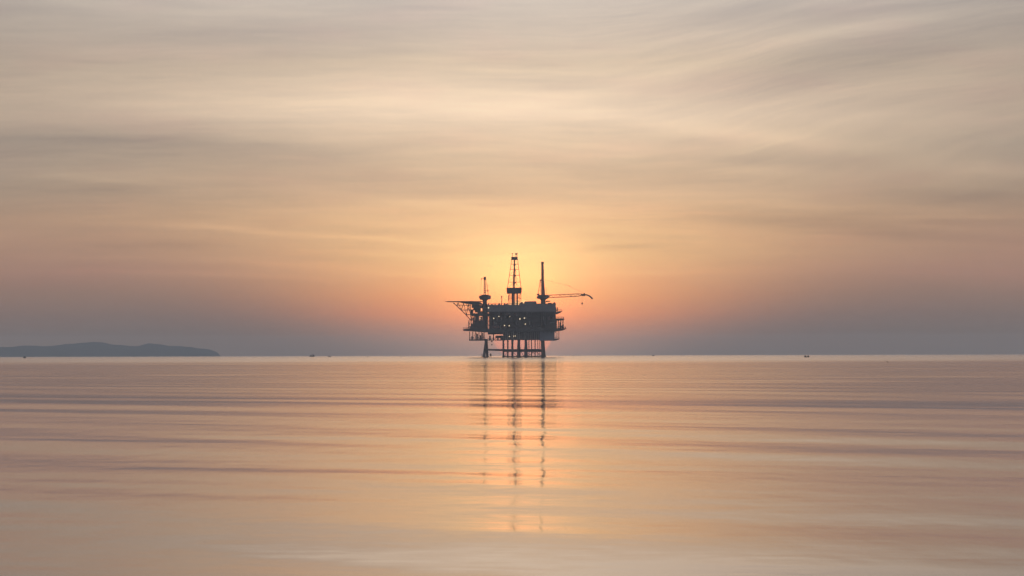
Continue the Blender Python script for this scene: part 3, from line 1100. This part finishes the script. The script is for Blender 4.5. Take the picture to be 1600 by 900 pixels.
def hull(L, W, H, sheer=0.35, name='hull', m='hull', parent=None):
    bm = bmesh.new()
    n = 14
    rows = []
    for i in range(n + 1):
        t_ = i / n * 2 - 1
        w = W / 2 * max(0.02, (1 - abs(t_) ** (3.2 if t_ > 0 else 6))) * (0.8 if t_ < -0.9 else 1)
        zt = H * (1 + sheer * abs(t_) ** 2.2 * (1.5 if t_ > 0 else 0.8))
        x = L / 2 * t_
        rows.append([bm.verts.new(p) for p in ((x, -w, zt), (x * 0.93, -w * 0.75, -0.1 * H), (x * 0.9, 0, -0.4 * H), (x * 0.93, w * 0.75, -0.1 * H), (x, w, zt))])
    for a, b in zip(rows[:-1], rows[1:]):
        for j in range(4):
            bm.faces.new((a[j], b[j], b[j + 1], a[j + 1]))
        bm.faces.new((a[4], b[4], b[0], a[0]))
    bm.faces.new(rows[0])
    bm.faces.new(list(reversed(rows[-1])))
    bmesh.ops.recalc_face_normals(bm, faces=bm.faces)
    me = bpy.data.meshes.new(name)
    bm.to_mesh(me)
    bm.free()
    return link(name, me, M[m], parent)


def boat(name, px, d, rz, label, cat):
    x, D = at(px, d)
    e = bpy.data.objects.new(name, None)
    COL.objects.link(e)
    e.location = (x, D, 0)
    e.rotation_euler.z = rz
    tag(e, label, cat)
    return e, PX * D


# fishing boat on the horizon, left of the platform: high bow and stern, low waist, mast
e, u = boat('fishing_boat', 487.4, 1.9, 0.05, 'dark fishing boat with a short mast on the horizon, between the headland and the platform', 'boat')
hull(8.2 * u, 2.6 * u, 1.0 * u, 0.5, parent=e)
part(MB().box(1.0 * u, 3.4 * u, -0.7 * u, 0.7 * u, 1.1 * u, 3.0 * u).box(0.8 * u, 3.6 * u, -0.8 * u, 0.8 * u, 3.0 * u, 3.2 * u), 'wheelhouse', 'hull', e)
part(MB().box(-3.4 * u, -0.9 * u, -0.6 * u, 0.6 * u, 1.1 * u, 2.6 * u), 'net_stack', 'hull', e)
part(MB().bar((0.2 * u, 0, 0.9 * u), (0.2 * u, 0, 4.6 * u), 0.22 * u, n=8).bar((0.2 * u, 0, 4.2 * u), (2.6 * u, 0, 2.8 * u), 0.1 * u).bar((0.2 * u, 0, 4.2 * u), (-2.4 * u, 0, 2.4 * u), 0.1 * u), 'mast', 'hull', e)

e, u = boat('small_boat', 514.6, 2.0, -0.1, 'faint small brownish boat on the horizon just right of the dark fishing boat', 'boat')
hull(4.8 * u, 1.7 * u, 0.9 * u, 0.4, m='float', parent=e)
part(MB().box(-1.5 * u, 0.6 * u, -0.5 * u, 0.5 * u, 0.9 * u, 1.9 * u), 'cabin', 'float', e)

e, u = boat('rowing_boat', 1260.3, 4.6, 0.0, 'small dark open boat with bow and stern raised, far right of the platform', 'boat')
hull(8.2 * u, 2.8 * u, 1.0 * u, 0.5, parent=e)
part(MB().box(0.9 * u, 3.5 * u, -0.8 * u, 0.8 * u, 1.0 * u, 2.7 * u), 'bow_cover', 'hull', e)
part(MB().box(-3.6 * u, -1.0 * u, -0.8 * u, 0.8 * u, 1.0 * u, 2.8 * u), 'stern_cover', 'hull', e)

e, u = boat('motor_boat', 38.2, 2.9, 0.2, 'small dark boat in front of the headland near the left edge', 'boat')
hull(4.4 * u, 1.8 * u, 1.3 * u, 0.5, parent=e)
part(MB().box(-1.4 * u, 1.2 * u, -0.6 * u, 0.6 * u, 1.2 * u, 2.7 * u), 'cabin', 'hull', e)

e, u = boat('small_boat', 1020.4, 2.0, 0.3, 'tiny faint boat on the horizon right of the crane boom', 'boat')
hull(3.4 * u, 1.4 * u, 0.9 * u, 0.4, m='wheelhouse', parent=e)
part(MB().box(-0.9 * u, 0.8 * u, -0.4 * u, 0.4 * u, 0.9 * u, 2.0 * u), 'cabin', 'wheelhouse', e)


def buoy(px, d, s, label, m='float'):
    e, u = boat('buoy', px, d, 0, label, 'buoy')
    e['group'] = 'floats on the calm sea'
    u *= s
    part(MB().bar((0, 0, -0.6 * u), (0, 0, 0.9 * u), 1.2 * u, 1.2 * u, 16).bar((0, 0, 0.9 * u), (0, 0, 1.3 * u), 1.2 * u, 0.5 * u, 16), 'float', m, e)
    part(MB().bar((0, 0, 1.3 * u), (0, 0, 2.3 * u), 0.3 * u, 0.2 * u, 8), 'marker_post', m, e)


buoy(1386.4, 12.6, 0.9, 'pale brown buoy floating nearer than the others, right part of the sea')
buoy(574.2, 2.8, 0.7, 'faint buoy between fishing boat and platform, the farther one from the platform')
buoy(626.4, 2.0, 0.6, 'very faint buoy just below the horizon, the nearer one left of the platform')
buoy(895.4, 1.8, 0.7, 'faint buoy just below the horizon close to the right of the platform')
